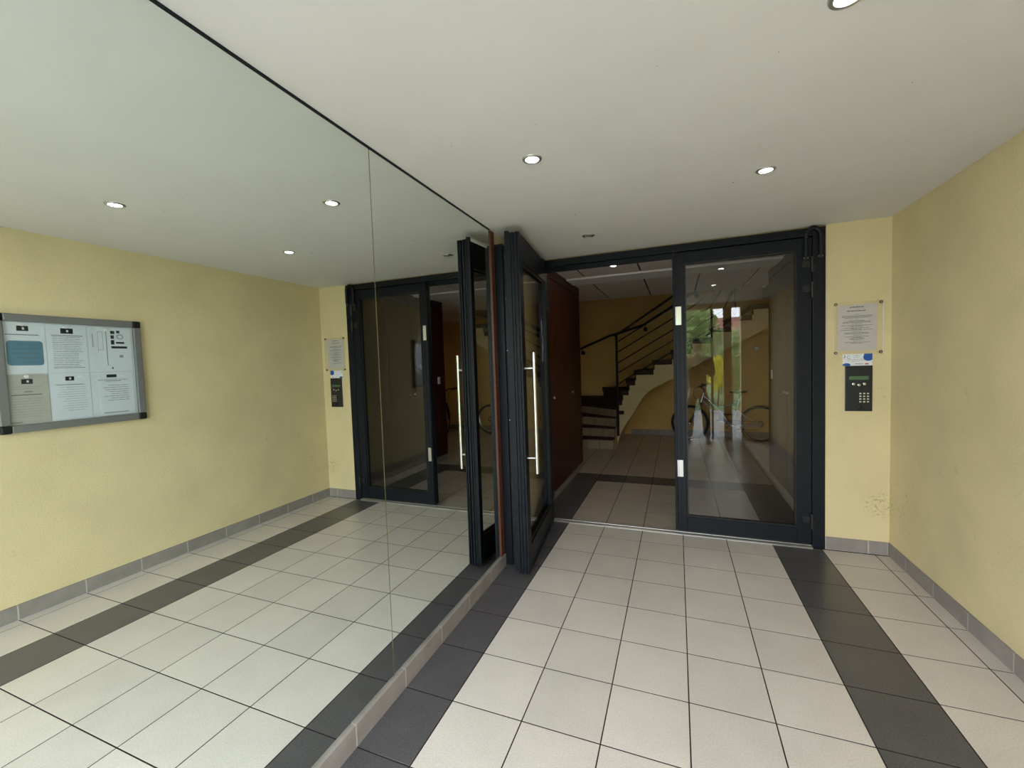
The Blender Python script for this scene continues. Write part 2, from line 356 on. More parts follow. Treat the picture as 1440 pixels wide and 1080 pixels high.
# ------------------------------------------------------------------ mirrors and trims
for i, (y0, y1, lab) in enumerate(((-2.333, -1.066, 'large frameless wall mirror panel nearest the glass doors'), (-4.3, -2.338, 'large frameless wall mirror panel nearest the camera, left of the seam'))):
    tag(obj('mirror', M().box(-0.0075, y0, 0.0925, 0.0, y1, H - 0.008), 'mirror_silver'), lab, 'mirror')
struct('trim_1', M().box(-0.008, -4.3, H - 0.008, 0.004, -1.066, H), 'anthracite', 'thin dark strip along the top of the mirrors', 'trim')
struct('trim_2', M().box(-0.008, -1.0645, 0.0925, 0.008, -1.000, 2.476), 'mahogany_edge', 'reddish brown wooden strip at the end of the mirrors', 'trim', bevel=0.002)
p = thing('metal_post', 'narrow flat black metal post between wooden strip and open door leaf', 'post', (0.035, -0.955, 0))
obj('post_profile', M().box(-0.002, -0.985, 0.002, 0.060, -0.950, 2.395), 'anthracite', p, bevel=0.002)
obj('dark_gap_strip', M().box(0.0602, -0.962, 0.002, 0.086, -0.950, 2.385), 'black_rubber', p)  # dark strip added so the gap beside the door leaf reads black
for z in (0.12, 0.62, 1.10, 1.62, 2.0, 2.3):
    obj('screw', M().lathe((0.067, -0.9635, z), [(0.0, -0.002), (0.003, -0.0015), (0.0035, 0.0005)], 'Y', 8), 'chrome', p)

# ------------------------------------------------------------------ door frame
fr = bpy.data.objects.new('trim_3', None); C.objects.link(fr); fr['kind'] = 'structure'; fr['label'] = 'anthracite metal frame around the double glass doors'; fr['category'] = 'door frame'; ORG[fr.name] = (0, 0, 0)
for nm, b in (('frame_jamb', (2.205, -0.012, 0, 2.288, 0.055, 2.473)), ('frame_jamb', (0.002, -0.03, 0, 0.080, 0.055, 2.473)), ('frame_head', (0.080, -0.012, 2.412, 2.205, 0.055, 2.473)),
              ('frame_stop', (0.080, 0.018, 0.012, 0.095, 0.050, 2.412)), ('frame_stop', (0.095, 0.018, 2.368, 2.205, 0.055, 2.412))):
    o = obj(nm, M().box(*b), 'anthracite', fr, bevel=0.003); o['kind'] = 'structure'
th = M().prism_x([(-0.035, 0), (0.035, 0), (0.035, 0.006), (0.022, 0.012), (0.006, 0.013), (0.004, 0.009), (-0.002, 0.009), (-0.004, 0.013), (-0.022, 0.012), (-0.035, 0.005)], 0.112, 2.204)
struct('trim_4', th, 'aluminium', 'aluminium threshold strip under the doors', 'threshold')

def leaf(name, label, loc, rz, L, z0, z1, gx0, gx1, gz0, gz1, th_, side, lip=0.018):
    """local x along the leaf from the hinge, local y = thickness 0..th_, side=+1 outside at y=0"""
    r = bpy.data.objects.new(name, None); C.objects.link(r); r.location = loc; r.rotation_euler = (0, 0, rz)
    r['kind'] = 'structure'; r['label'] = label; r['category'] = 'door'
    def P(nm, m, mt, **k):
        o = obj(nm, m, mt, r, fix=False, **k); o['kind'] = 'structure'; return o
    P('stile', M().box(0, 0, z0, gx0, th_, z1), 'anthracite', bevel=0.002)
    P('stile', M().box(gx1, 0, z0, L - 0.012, th_, z1), 'anthracite', bevel=0.002)
    P('rail', M().box(gx0, 0, z0, gx1, th_, gz0), 'anthracite', bevel=0.002)
    P('rail', M().box(gx0, 0, gz1, gx1, th_, z1), 'anthracite', bevel=0.002)
    # edge profile with grooves on the free end
    for a, b in ((0.0, 0.012), (0.018, 0.032), (0.046, 0.058), (0.064, th_)):
        P('edge_ridge', M().box(L - 0.012, a, z0, L, b, z1), 'anthracite', bevel=0.001)
    P('edge_lip', M().box(L - 0.02, -lip if lip > 0.02 else th_, z0 + 0.01, L - 0.004, 0 if lip > 0.02 else th_ + lip, z1 + 0.012), 'anthracite', bevel=0.001)
    # glazing beads
    d = 0.012
    for yy in (0.012, th_ - 0.022):
        m = M(); m.box(gx0, yy, gz0, gx0 + d, yy + 0.010, gz1); m.box(gx1 - d, yy, gz0, gx1, yy + 0.010, gz1); m.box(gx0 + d, yy, gz0, gx1 - d, yy + 0.010, gz0 + d); m.box(gx0 + d, yy, gz1 - d, gx1 - d, yy + 0.010, gz1)
        P('glazing_bead', m, 'black_rubber')
    g = P('glass_pane', M().box(gx0 + 0.003, th_ / 2 - 0.004, gz0 + 0.003, gx1 - 0.003, th_ / 2 + 0.004, gz1 - 0.003), 'door_glass')
    P('bottom_seal', M().box(0.01, 0.02, 0.014, L - 0.015, th_ - 0.02, z0), 'black_rubber')
    return r, P
# open left leaf: hinge at (.12,-.077), swung outward
ang = math.atan2(-0.99436, 0.10603)
dl, PL = leaf('door_1', 'left glass door leaf standing wide open next to the mirror', (0.128, -0.072, 0), ang, 1.045, 0.022, 2.425, 0.095, 0.950, 0.20, 2.245, 0.075, 1, 0.030)
# local +y of this rotated frame points to +x world side: n = (0.994,0.106)  -> keep body on the mirror side
for ch in dl.children:
    ch.location.y -= 0.075
hb = PL('handle', M().cyl((0.992, 0.068, 0.735), (0.992, 0.068, 1.595), 0.013, 20), 'brushed_steel', smooth=True, label='long brushed steel pull bar')
for z in (0.845, 1.485):
    PL('handle_bracket', M().cyl((0.992, 0.0, z), (0.992, 0.060, z), 0.009, 16), 'brushed_steel', smooth=True)
PL('hinge', M().cyl((-0.008, 0.004, 2.20), (-0.008, 0.004, 2.30), 0.011, 14).cyl((-0.008, 0.004, 0.2), (-0.008, 0.004, 0.3), 0.011, 14).cyl((-0.008, 0.004, 2.0), (-0.008, 0.004, 2.1), 0.011, 14), 'black_rubber', smooth=True)
PL('pivot_block', M().box(0.04, -0.04, 2.4255, 0.12, -0.005, 2.45), 'black_rubber', bevel=0.003)
# closed right leaf
dr, PR = leaf('door_2', 'closed right glass door leaf reflecting the street', (2.200, 0.0, 0), PI - math.radians(0.35), 0.992, 0.032, 2.400, 0.095, 0.897, 0.150, 2.316, 0.060, 1)
for ch in dr.children: ch.location.y -= 0.050      # outside face at world y = -0.01
for z0, z1 in ((1.80, 1.955), (0.50, 0.645)):
    PR('flush_bolt', M().box(0.925, 0.0102, z0, 0.972, 0.0125, z1).box(0.929, 0.0145, z0 + 0.004, 0.937, 0.0165, z1 - 0.004).box(0.945, 0.0145, z0 + 0.004, 0.953, 0.0185, z1 - 0.004).box(0.960, 0.0145, z0 + 0.004, 0.968, 0.0165, z1 - 0.004), 'brushed_steel', bevel=0.001, label='bright steel flush bolt plate')
for a in (0.918, 0.958, 0.974):
    PR('stile_groove', M().box(a, 0.0102, 0.16, a + 0.004, 0.0125, 1.79 if a > .93 else 2.3), 'black_rubber')
for z in (2.209, 2.021, 0.230):
    PR('hinge', M().box(-0.003, 0.0105, z - 0.03, 0.062, 0.022, z + 0.022).cyl((0.0, 0.026, z - 0.075), (0.0, 0.026, z + 0.045), 0.0135, 14).box(-0.022, 0.0145, z - 0.075, -0.002, 0.024, z - 0.005), 'black_rubber', smooth=True, bevel=0.002)
# armoured cable loop over the hinge
cl = thing('door_cable', 'black armoured cable looping over the top hinge of the right door', 'cable', (2.21, -0.02, 2.25))
pts = []
for i in range(33):
    t = i / 32
    if t < 0.3: pts.append((2.158, -0.030, 2.255 + (t / 0.3) * 0.145))
    elif t < 0.7:
        a = PI * (t - 0.3) / 0.4; pts.append((2.205 - 0.047 * math.cos(a), -0.034, 2.40 + 0.062 * math.sin(a)))
    else: pts.append((2.252, -0.032, 2.40 - (t - 0.7) / 0.3 * 0.14))
obj('conduit', M().tube(pts, 0.0155, 12), 'black_rubber', cl, smooth=True)
m = M()
for i in range(len(pts) - 1):
    a, b = Vector(pts[i]), Vector(pts[i + 1]); m.tube([a, a.lerp(b, 0.4)], 0.0172, 12)
obj('conduit_rib', m, 'anthracite', cl, kind='stuff')
for x, z in ((2.158, 2.255), (2.252, 2.262)):
    e = obj('end_plate', M().box(x - 0.018, -0.030, z - 0.022, x + 0.018, -0.0135, z + 0.010), 'black_rubber', cl, bevel=0.003)
    for dx in (-0.012, 0.012):
        for dz in (-0.010, 0.004):
            sub('screw', M().lathe((x + dx, -0.0315, z + dz), [(0, -0.0015), (0.0028, -0.001), (0.003, 0.002)], 'Y', 10), 'chrome', e, cl)

# ------------------------------------------------------------------ downlights
def downlight(x, y, z, lit, label, group=None, warm=False):
    d = thing('ceiling_spotlight', label, 'spotlight', (x, y, z), 0, group)
    obj('ring', M().lathe((x, y, z), [(0.030, -0.001), (0.033, -0.006), (0.044, -0.005), (0.047, 0.0), (0.030, 0.0)], 'Z', 28), 'ring_metal', d, smooth=True)
    obj('bulb', M().lathe((x, y, z), [(0.0, -0.0075), (0.018, -0.0062), (0.0295, -0.002), (0.0295, -0.0005)], 'Z', 24), ('bulb_glow_warm' if warm else 'bulb_glow') if lit else 'bulb_off', d, smooth=True)
    return d
downlight(0.611, -1.922, H, True, 'lit round ceiling spotlight nearest the mirror, in the middle of the entrance')
downlight(1.680, -1.285, H, True, 'lit round ceiling spotlight on the right, nearer the glass doors')
downlight(1.680, -2.425, H, True, 'lit round ceiling spotlight at the top edge, nearest the camera')
downlight(0.615, -0.575, H, False, 'unlit round ceiling spotlight close to the open door leaf')
downlight(0.605, 0.86, 2.547, True, 'lit ceiling spotlight in the lobby just inside the doors', warm=True)
downlight(3.20, 2.90, 2.547, True, 'added unseen ceiling spotlight lighting the lobby above the bicycles', warm=True)  # unseen lamp added behind the right cabinet to light the lobby

# ------------------------------------------------------------------ notice holder, sticker, intercom on the pier (face y = 0)
def text_lines(m, x0, x1, z0, z1, rows_, y, hgt, seed, centre=True):
    r = random.Random(seed)
    for k in range(rows_):
        z = z1 - (k + 0.5) * (z1 - z0) / rows_
        wd = (x1 - x0) * (r.uniform(0.72, 1.0) if r.random() < 0.75 else r.uniform(0.25, 0.5)); cx = (x0 + x1) / 2
        a, b = (cx - wd / 2, cx + wd / 2) if centre else (x0, x0 + wd)
        x = a
        while x < b - 0.002:
            l = r.uniform(0.006, 0.022); e = min(x + l, b)
            m.add([(x, y, z), (e, y, z), (e, y, z + hgt), (x, y, z + hgt)], [(0, 1, 2, 3)]); x = e + 0.003
nh = thing('notice_holder', 'clear acrylic plate with a printed grey notice on the pier above the intercom', 'notice', (2.486, -0.01, 1.70))
obj('notice_sheet', M().box(2.362, -0.0030, 1.532, 2.602, -0.0012, 1.872), 'paper_grey', nh)
m = M(); text_lines(m, 2.435, 2.53, 1.845, 1.856, 1, -0.0034, 0.008, 3)
text_lines(m, 2.418, 2.545, 1.817, 1.829, 1, -0.0034, 0.007, 5)
obj('printed_heading', m, 'ink', nh, kind='stuff')
m = M()
for a, b, n_, s in ((1.795, 1.770, 1, 0),) : pass
z = 1.803
for blk, n_ in enumerate((1, 3, 1, 3, 1, 2, 3, 1, 2, 1, 4, 1, 2)):
    hh = 0.0072 * n_
    if n_ == 1: text_lines(m, 2.455, 2.515, z - hh, z, 1, -0.0034, 0.0028, 20 + blk)
    else: text_lines(m, 2.385, 2.580, z - hh, z, n_, -0.0034, 0.0035, 20 + blk)
    z -= hh + 0.0035
obj('printed_text', m, 'ink', nh, kind='stuff')
obj('acrylic_plate', M().box(2.337, -0.0145, 1.503, 2.637, -0.0105, 1.893), 'acrylic', nh, bevel=0.0008)
obj('edge_glint', M().box(2.6372, -0.0145, 1.503, 2.6392, -0.0105, 1.893), 'sticker_white', nh)  # white strip stands in for the glint on the plate's right edge
for x in (2.350, 2.622):
    for z in (1.518, 1.880):
        obj('stud', M().lathe((x, 0, z), [(0.006, -0.001), (0.006, -0.0146), (0.0105, -0.0147), (0.0105, -0.018), (0.0065, -0.0188), (0.006, -0.0178)], 'Y', 16), 'stud_bronze', nh, smooth=True)
        obj('stud_cap', M().lathe((x, 0, z), [(0.006, -0.0178), (0.0055, -0.0192), (0, -0.0195)], 'Y', 14), 'chrome', nh, smooth=True)
st = thing('sticker', 'small white sticker with blue corner blobs above the intercom', 'sticker', (2.487, -0.002, 1.465))
obj('sticker_sheet', M().box(2.398, -0.0022, 1.420, 2.578, -0.0006, 1.508), 'sticker_white', st)
m = M(); m.prism_y([(2.530, 1.508), (2.578, 1.508), (2.578, 1.463), (2.566, 1.455), (2.548, 1.453), (2.530, 1.462), (2.522, 1.482)][::-1], -0.0026, -0.0022); obj('blue_print', m, 'print_navy', st)
m = M(); m.prism_y([(2.398, 1.420), (2.444, 1.420), (2.446, 1.431), (2.434, 1.439), (2.416, 1.440), (2.398, 1.433)][::-1], -0.0026, -0.0022)
obj('blue_print', m, 'print_navy', st)
m = M(); m.tube([(2.436 + 0.010 * math.cos(a), -0.0024, 1.484 + 0.010 * math.sin(a)) for a in [0.6 + 5.2 * k / 20 for k in range(21)]], 0.0012, 6)
m.tube([(2.402 + 0.010 * math.cos(a), -0.0024, 1.490 + 0.012 * math.sin(a)) for a in [-1.5 + 2.6 * k / 10 for k in range(11)]], 0.0022, 6)
text_lines(m, 2.455, 2.515, 1.478, 1.500, 3, -0.0024, 0.0015, 9); text_lines(m, 2.42, 2.535, 1.446, 1.472, 3, -0.0024, 0.0015, 11)
text_lines(m, 2.472, 2.525, 1.427, 1.436, 1, -0.0024, 0.004, 12)
obj('printed_text', m, 'ink', st, kind='stuff')
obj('red_print', M().box(2.533, -0.0024, 1.428, 2.556, -0.0022, 1.436), 'print_red', st)
ic = thing('intercom', 'black intercom panel with green display and keypad on the yellow pier', 'intercom', (2.494, -0.01, 1.25))
obj('panel', M().box(2.412, -0.012, 1.080, 2.577, 0.0, 1.419), 'intercom_black', ic, bevel=0.002)
obj('display', M().box(2.434, -0.0135, 1.315, 2.553, -0.0121, 1.342), 'lcd_green', ic)
obj('display_frame', M().box(2.430, -0.0128, 1.311, 2.557, -0.0120, 1.346), 'black_rubber', ic)
for x, z in ((2.463, 1.283), (2.4955, 1.275), (2.529, 1.283)):
    obj('call_button', M().lathe((x, 0, z), [(0.009, -0.0118), (0.009, -0.0145), (0.006, -0.0155), (0, -0.0152)], 'Y', 16), 'chrome', ic, smooth=True)
for i in range(3):
    for j in range(4):
        x = 2.505 + i * 0.0225; z = 1.212 - j * 0.0205
        obj('key', M().box(x - 0.0065, -0.0150, z - 0.0055, x + 0.0065, -0.0119, z + 0.0055), 'brushed_steel', ic, bevel=0.0015)
obj('badge_reader', M().lathe((2.494, 0, 1.112), [(0.024, -0.0119), (0.024, -0.016), (0.017, -0.0165), (0.015, -0.0145), (0.005, -0.0145), (0, -0.0165)], 'Y', 28), 'black_rubber', ic, smooth=True)

# ------------------------------------------------------------------ notice board on the right wall (seen in the mirror)
nb = thing('notice_board', 'grey metal framed notice board with papers, seen in the mirror', 'notice board', (W, -2.225, 1.187))
Y0, Y1, Z0, Z1 = -2.612, -1.838, 1.187, 1.943; X0, X1 = W - 0.038, W - 0.001
obj('backing', M().box(W - 0.016, Y0 + 0.02, Z0 + 0.02, X1, Y1 - 0.02, Z1 - 0.02), 'board_back', nb)
for b in ((X0, Y0 + .05, Z1 - .048, X1, Y1 - .05, Z1), (X0, Y0 + .05, Z0, X1, Y1 - .05, Z0 + .048), (X0, Y0, Z0 + .05, X1, Y0 + .048, Z1 - .05), (X0, Y1 - .048, Z0 + .05, X1, Y1, Z1 - .05)):
    obj('frame_bar', M().box(*b), 'board_aluminium', nb, bevel=0.005)
for y in (Y0, Y1):
    for z in (Z0, Z1):
        sy = 1 if y == Y0 else -1; sz = 1 if z == Z0 else -1
        obj('corner_cap', M().box(X0 - 0.002, y - sy * .001, z - sz * .001, X1, y + sy * .05, z + sz * .05), 'black_rubber', nb, bevel=0.008)
obj('glass_pane', M().box(X0 + 0.004, Y0 + .048, Z0 + .048, X0 + 0.007, Y1 - .048, Z1 - .048), 'acrylic', nb)
papers = [(-2.570, -2.372, 1.562, 1.892, 'paper_white', 0, 'notice sheet with a blue printed box, top far row of the board', 'top'),
          (-2.368, -2.160, 1.562, 1.888, 'paper_white', 1, 'densely printed notice sheet in the top middle of the board', 'top'),
          (-2.156, -1.900, 1.562, 1.886, 'paper_white', 2, 'diagram sheet with dark pictograms at the top door end of the board', 'top'),
          (-2.568, -2.375, 1.238, 1.556, 'paper_beige', 3, 'beige notice sheet at the bottom far end of the board', 'bottom'),
          (-2.371, -2.160, 1.240, 1.558, 'paper_white', 4, 'white notice sheet in the bottom middle of the board', 'bottom'),
          (-2.156, -1.905, 1.242, 1.557, 'paper_white', 5, 'white notice sheet at the bottom door end of the board', 'bottom')]
for y0, y1, z0, z1, mt, k, lab, _ in papers:
    xx = W - 0.0175 - 0.0004 * k
    t = thing('notice_sheet', lab, 'paper', (xx, (y0 + y1) / 2, z0), 0, None)
    obj('sheet', M().box(xx - 0.0006, y0, z0, xx, y1, z1), mt, t)
    xf = xx - 0.0009
    def q(m, u0, v0, u1, v1, x=None):   # u from far end (left in the mirror), v from the top
        x = xf if x is None else x
        a, b = y0 + u0 * (y1 - y0), y0 + u1 * (y1 - y0); c, d = z1 - v0 * (z1 - z0), z1 - v1 * (z1 - z0)
        m.add([(x, a, d), (x, b, d), (x, b, c), (x, a, c)], [(0, 1, 2, 3)])
    r = random.Random(40 + k); m = M(); soft = M(); blk = M(); wh = M()
    def lines(mm, v0, v1, n_, u0=0.12, u1=0.9, h=0.010, al='l'):
        for i in range(n_):
            v = v0 + (v1 - v0) * i / max(1, n_ - 1); u = u0 if al == 'l' else u0 + r.uniform(0, .4) * (u1 - u0)
            e = u1 - (r.uniform(0, .15) if al == 'l' else 0)
            while u < e:
                l = r.uniform(.04, .16); q(mm, u, v, min(u + l, e), v + h); u += l + 0.015
    if k == 0:
        q(blk, .35, .07, .62, .17); q(m, .08, .235, .85, .25)
        bm_ = M(); pts2 = []
        for cx_, cv, a0 in ((.84, .42, 0), (.18, .42, 90), (.18, .78, 180), (.84, .78, 270)):
            for s_ in range(5):
                a = math.radians(a0 + s_ * 22.5); pts2.append((y0 + (cx_ + .09 * math.cos(a)) * (y1 - y0), z1 - (cv - .06 * math.sin(a)) * (z1 - z0)))
        bm_.add([(xf + 0.0001, a, b) for a, b in pts2], [tuple(range(len(pts2)))])
        obj('blue_box', bm_, 'print_blue', t)
        lines(m, .42, .78, 5, .2, .8, .012, 'r')
    elif k == 1:
        q(blk, .35, .07, .66, .18); q(m, .12, .215, .9, .228); lines(m, .25, .86, 17, .14, .9, .008); q(m, .12, .89, .9, .9)
    elif k == 2:
        for a, b, c, d in ((.52, .07, .62, .14), (.52, .17, .60, .25), (.52, .28, .60, .38), (.66, .06, .74, .12), (.64, .32, .84, .36), (.52, .42, .90, .47)): q(blk, a, b, c, d)
        for i in range(12):
            a = 2 * PI * i / 12; q(m, .74 + .07 * math.cos(a) - .012, .2 + .05 * math.sin(a) - .01, .74 + .07 * math.cos(a) + .012, .2 + .05 * math.sin(a) + .01)
        q(m, .41, .08, .425, .86); q(soft, .22, .1, .23, .55); q(soft, .33, .1, .34, .5); q(soft, .22, .1, .34, .108); q(soft, .22, .5, .34, .508); q(soft, .70, .62, .79, .68); q(m, .5, .9, .54, .94); q(soft, .1, .15, .12, .45)
    elif k == 3:
        q(blk, .35, .09, .62, .19); q(m, .4, .34, .6, .355); q(m, .1, .40, .82, .418); lines(soft, .24, .28, 2, .15, .85); lines(soft, .48, .85, 8, .08, .92); q(m, .02, .95, .3, .965)
    elif k == 4:
        q(blk, .38, .07, .60, .16); q(m, .15, .24, .85, .252); lines(soft, .3, .8, 11, .12, .88, .008, 'r')
    else:
        q(blk, .36, .05, .60, .12); q(m, .32, .2, .7, .21); lines(soft, .16, .18, 2, .15, .88); lines(m, .30, .65, 8, .2, .88, .010, 'r'); q(soft, .25, .93, .85, .955)
    if blk.v: obj('printed_mark', blk, 'ink_black', t, kind='stuff' if k == 2 else None)
    if k != 2 and k != 5:
        c = dict([(0, (.5, .12)), (1, (.52, .125)), (3, (.5, .14)), (4, (.5, .115))])[k]
        q(wh, c[0] - .025, c[1] - .022, c[0] + .025, c[1] + .022, xf - 0.0002); obj('emblem_dot', wh, 'paper_white', t)
    if m.v: obj('printed_text', m, 'ink', t, kind='stuff')
    if soft.v: obj('faint_text', soft, 'ink_soft', t, kind='stuff')
    mu = (.48, .04) if k in (0, 1, 3) else (.43, .05) if k == 2 else (.74, .08)
    mg = M().lathe((xx - 0.001, y0 + mu[0] * (y1 - y0), z1 - mu[1] * (z1 - z0)), [(0, -0.006), (0.009, -0.0055), (0.012, 0.0)], 'X', 16)
    g_ = obj('magnet', mg, 'white_plastic', None, smooth=True)
    tag(g_, ['round white magnet on the sheet with the blue box', 'round white magnet on the densely printed sheet', 'round white magnet on the diagram sheet', 'round white magnet on the beige sheet', 'round white magnet on the bottom middle sheet', 'round white magnet on the bottom sheet nearest the doors'][k], 'magnet')

# ------------------------------------------------------------------ lobby cabinets
def cabinet(name, label, face, depth, sgn, doors, knobs, y0, y1):
    """face = x of the front; sgn = +1 when the front looks to +x"""
    t = thing(name, label, 'cabinet', (face - sgn * depth / 2, (y0 + y1) / 2, 0))
    bk = face - sgn * depth; fr_ = face - sgn * 0.02
    obj('body', M().box(bk, y0, 0.08, fr_, y1, 2.545), 'mahogany', t)
    obj('plinth', M().box(bk, y0, 0.0015, face - sgn * 0.006, y1, 0.08), 'skirting_tile', t)
    for i, (a, b) in enumerate(zip(doors[:-1], doors[1:])):
        d = obj('cabinet_door', M().box(fr_, a + 0.002, 0.086, face, b - 0.002, 2.432), 'mahogany', t, bevel=0.0015)
        obj('top_panel', M().box(fr_, a + 0.002, 2.440, face, b - 0.002, 2.545), 'mahogany', t, bevel=0.0015)
        for ky in knobs:
            if a < ky < b:
                sub('knob', M().lathe((face, ky, 1.128), [(0.006, 0), (0.006, sgn * 0.008), (0.013, sgn * 0.012), (0.016, sgn * 0.018), (0.012, sgn * 0.024), (0, sgn * 0.025)], 'X', 20), 'aluminium', d, t, smooth=True)
    return t
cabinet('meter_cabinet', 'tall dark red wooden cabinet left of the lobby, before the stairs', -0.038, 0.80, 1, [0.13, 0.66, 1.32, 2.08], [0.61, 1.49], 0.125, 2.08)
cabinet('meter_cabinet', 'tall dark red wooden cabinet seen through the right door glass', 2.292, 0.60, -1, [0.21, 0.70, 1.20, 1.68, 2.15], [1.141, 1.262], 0.205, 2.15)
sw = thing('light_switch', 'slim pale switch plate on the right cabinet in the lobby', 'switch', (2.29, 1.95, 1.24))
obj('plate', M().box(2.283, 1.915, 1.235, 2.2919, 1.985, 1.345), 'white_plastic', sw, bevel=0.003)
obj('rocker', M().box(2.279, 1.93, 1.262, 2.283, 1.97, 1.318), 'aluminium', sw, bevel=0.002)
wlp = thing('wall_fixture', 'small round fixture on the lobby back wall above the silver bicycle', 'fixture', (2.60, 5.0, 1.646))
obj('rim', M().torus((2.60, 4.992, 1.646), (0, 1, 0), 0.048, 0.008, 28, 8), 'ring_metal', wlp, smooth=True)
obj('cover', M().lathe((2.60, 5.0, 1.646), [(0, -0.016), (0.03, -0.013), (0.046, -0.001)], 'Y', 24), 'white_plastic', wlp, smooth=True)

# ------------------------------------------------------------------ staircase
sc = thing('staircase', 'winding staircase with beige tiled risers and a curved plastered underside', 'staircase', (0.4, 4.2, 0))
YS = 3.9
zt = [0, 0.17, 0.33, 0.49, 0.64, 0.792, 0.971, 1.147, 1.329, 1.498, 1.667, 1.836, 2.005, 2.174, 2.343]
nos = {1: ((.21, 3.40), (-.885, 3.40)), 2: ((.21, 3.62), (-.885, 3.78)), 3: ((.21, 3.78), (-.885, 4.22)), 4: ((.21, 3.89), (-.885, 4.78)),
       5: ((.225, YS), (-.70, 4.995)), 6: ((.310, YS), (-.20, 4.995)), 7: ((.425, YS), (.28, 4.995)), 8: ((.540, YS), (.60, 4.995)), 9: ((.853, YS), (.87, 4.995)), 10: ((1.158, YS), (1.16, 4.995))}
for k in range(11, 16): nos[k] = ((1.158 + .303 * (k - 10), YS), (1.16 + .303 * (k - 10), 4.995))
for n in range(1, 15):
    (ax, ay), (bx, by) = nos[n]; (cx, cy), (dx, dy) = nos[n + 1]
    poly = [(bx, by), (ax, ay)]
    if n == 4: poly = [(bx, by), (ax, ay), (cx, cy), (dx, dy), (-.885, 4.995)]
    else: poly = [(bx, by), (ax, ay), (cx, cy), (dx, dy)]
    if n <= 4:
        lo = 0.001
        # block under the tread, tiled riser in front
        obj('step_block', M().prism([(x + 0.0, y) for x, y in poly], lo, zt[n] - 0.015), 'stair_plaster', sc)
        A = Vector((ax, ay)); B = Vector((bx, by)); d = (B - A).normalized(); nrm = Vector((d.y, -d.x)); Ln = (B - A).length
        if nrm.y > 0: nrm = -nrm
        s0 = 0.0; cuts = [0, 0.215 if n != 1 else 0.235, 0.45, 0.78, Ln] if n < 4 else [0, .10, .28, .46, Ln]
        for c0, c1 in zip(cuts[:-1], cuts[1:]):
            P0 = A + d * (c0 + 0.004); P1 = A + d * (c1 - 0.004)
            poly2 = [P0, P1, P1 + nrm * 0.010, P0 + nrm * 0.010]
            obj('riser_tile', M().prism([(v.x, v.y) for v in poly2], zt[n - 1] + 0.002, zt[n] - 0.018), 'stair_tile', sc)
        g0 = A + nrm * 0.005; g1 = B + nrm * 0.005
        obj('riser_grout', M().prism([(A.x, A.y), (B.x, B.y), (g1.x, g1.y), (g0.x, g0.y)], zt[n - 1] + 0.001, zt[n] - 0.0155), 'grout', sc)
        cen = Vector((sum(p_[0] for p_ in poly) / len(poly), sum(p_[1] for p_ in poly) / len(poly)))
        P0 = A + nrm * 0.016; P1 = B + nrm * 0.016
        pt = [(P1.x, P1.y), (P0.x, P0.y)] + poly[2:]
        obj('tread', M().prism(pt, zt[n] - 0.015, zt[n]), 'tread_tile', sc, bevel=0.002)
    else:
        A = Vector((ax, ay)); d = (Vector((bx, by)) - A).normalized(); nn = Vector((-d.y, d.x)); 
        if nn.x > 0: nn = -nn
        ex = 0.022
        obj('riser', M().prism([(bx, min(by, 4.99)), (ax, YS - 0.008), (ax + 0.02, YS - 0.008), (bx + 0.02, 4.99)], zt[n - 1] + 0.001, zt[n] - 0.0855), 'tread_tile', sc)
        pt = [(bx + nn.x * ex, min(by, 4.995)), (ax + nn.x * ex, YS - 0.012), (cx, YS - 0.012), (dx, dy)]
        obj('tread', M().prism(pt, zt[n] - 0.085, zt[n]), 'tread_tile', sc, bevel=0.002)
arch = [(0.211, 0.002), (0.245, 0.10), (0.273, 0.198), (0.338, 0.316), (0.410, 0.43), (0.491, 0.55), (0.555, 0.655), (0.616, 0.755), (0.660, 0.83), (0.710, 0.895), (0.765, 0.948), (0.824, 0.993), (0.900, 1.038), (0.978, 1.078), (1.153, 1.162), (1.393, 1.305), (1.72, 1.485), (2.023, 1.65), (2.301, 1.80), (2.571, 1.95), (2.69, 2.01)]
top = []
for n in range(14, 4, -1):
    x1 = nos[n + 1][0][0]; x0 = nos[n][0][0] if n > 5 else 0.211
    x1 = min(x1, 2.69)
    if x0 > 2.69: continue
    top += [(x1, zt[n] - 0.086), (x0, zt[n] - 0.086)]
obj('flight_body', M().prism_y(arch + top, YS, 4.992), 'stair_plaster', sc)
obj('string_foot', M().box(0.2005, 3.41, 0.002, 0.2095, YS, 0.145), 'stair_plaster', sc)
# rear part of the corner steps
obj('winder_block', M().prism([(-.885, 4.80), (.205, YS + .01), (.209, 4.99), (-.885, 4.99)], 0.002, 0.60), 'stair_plaster', sc)

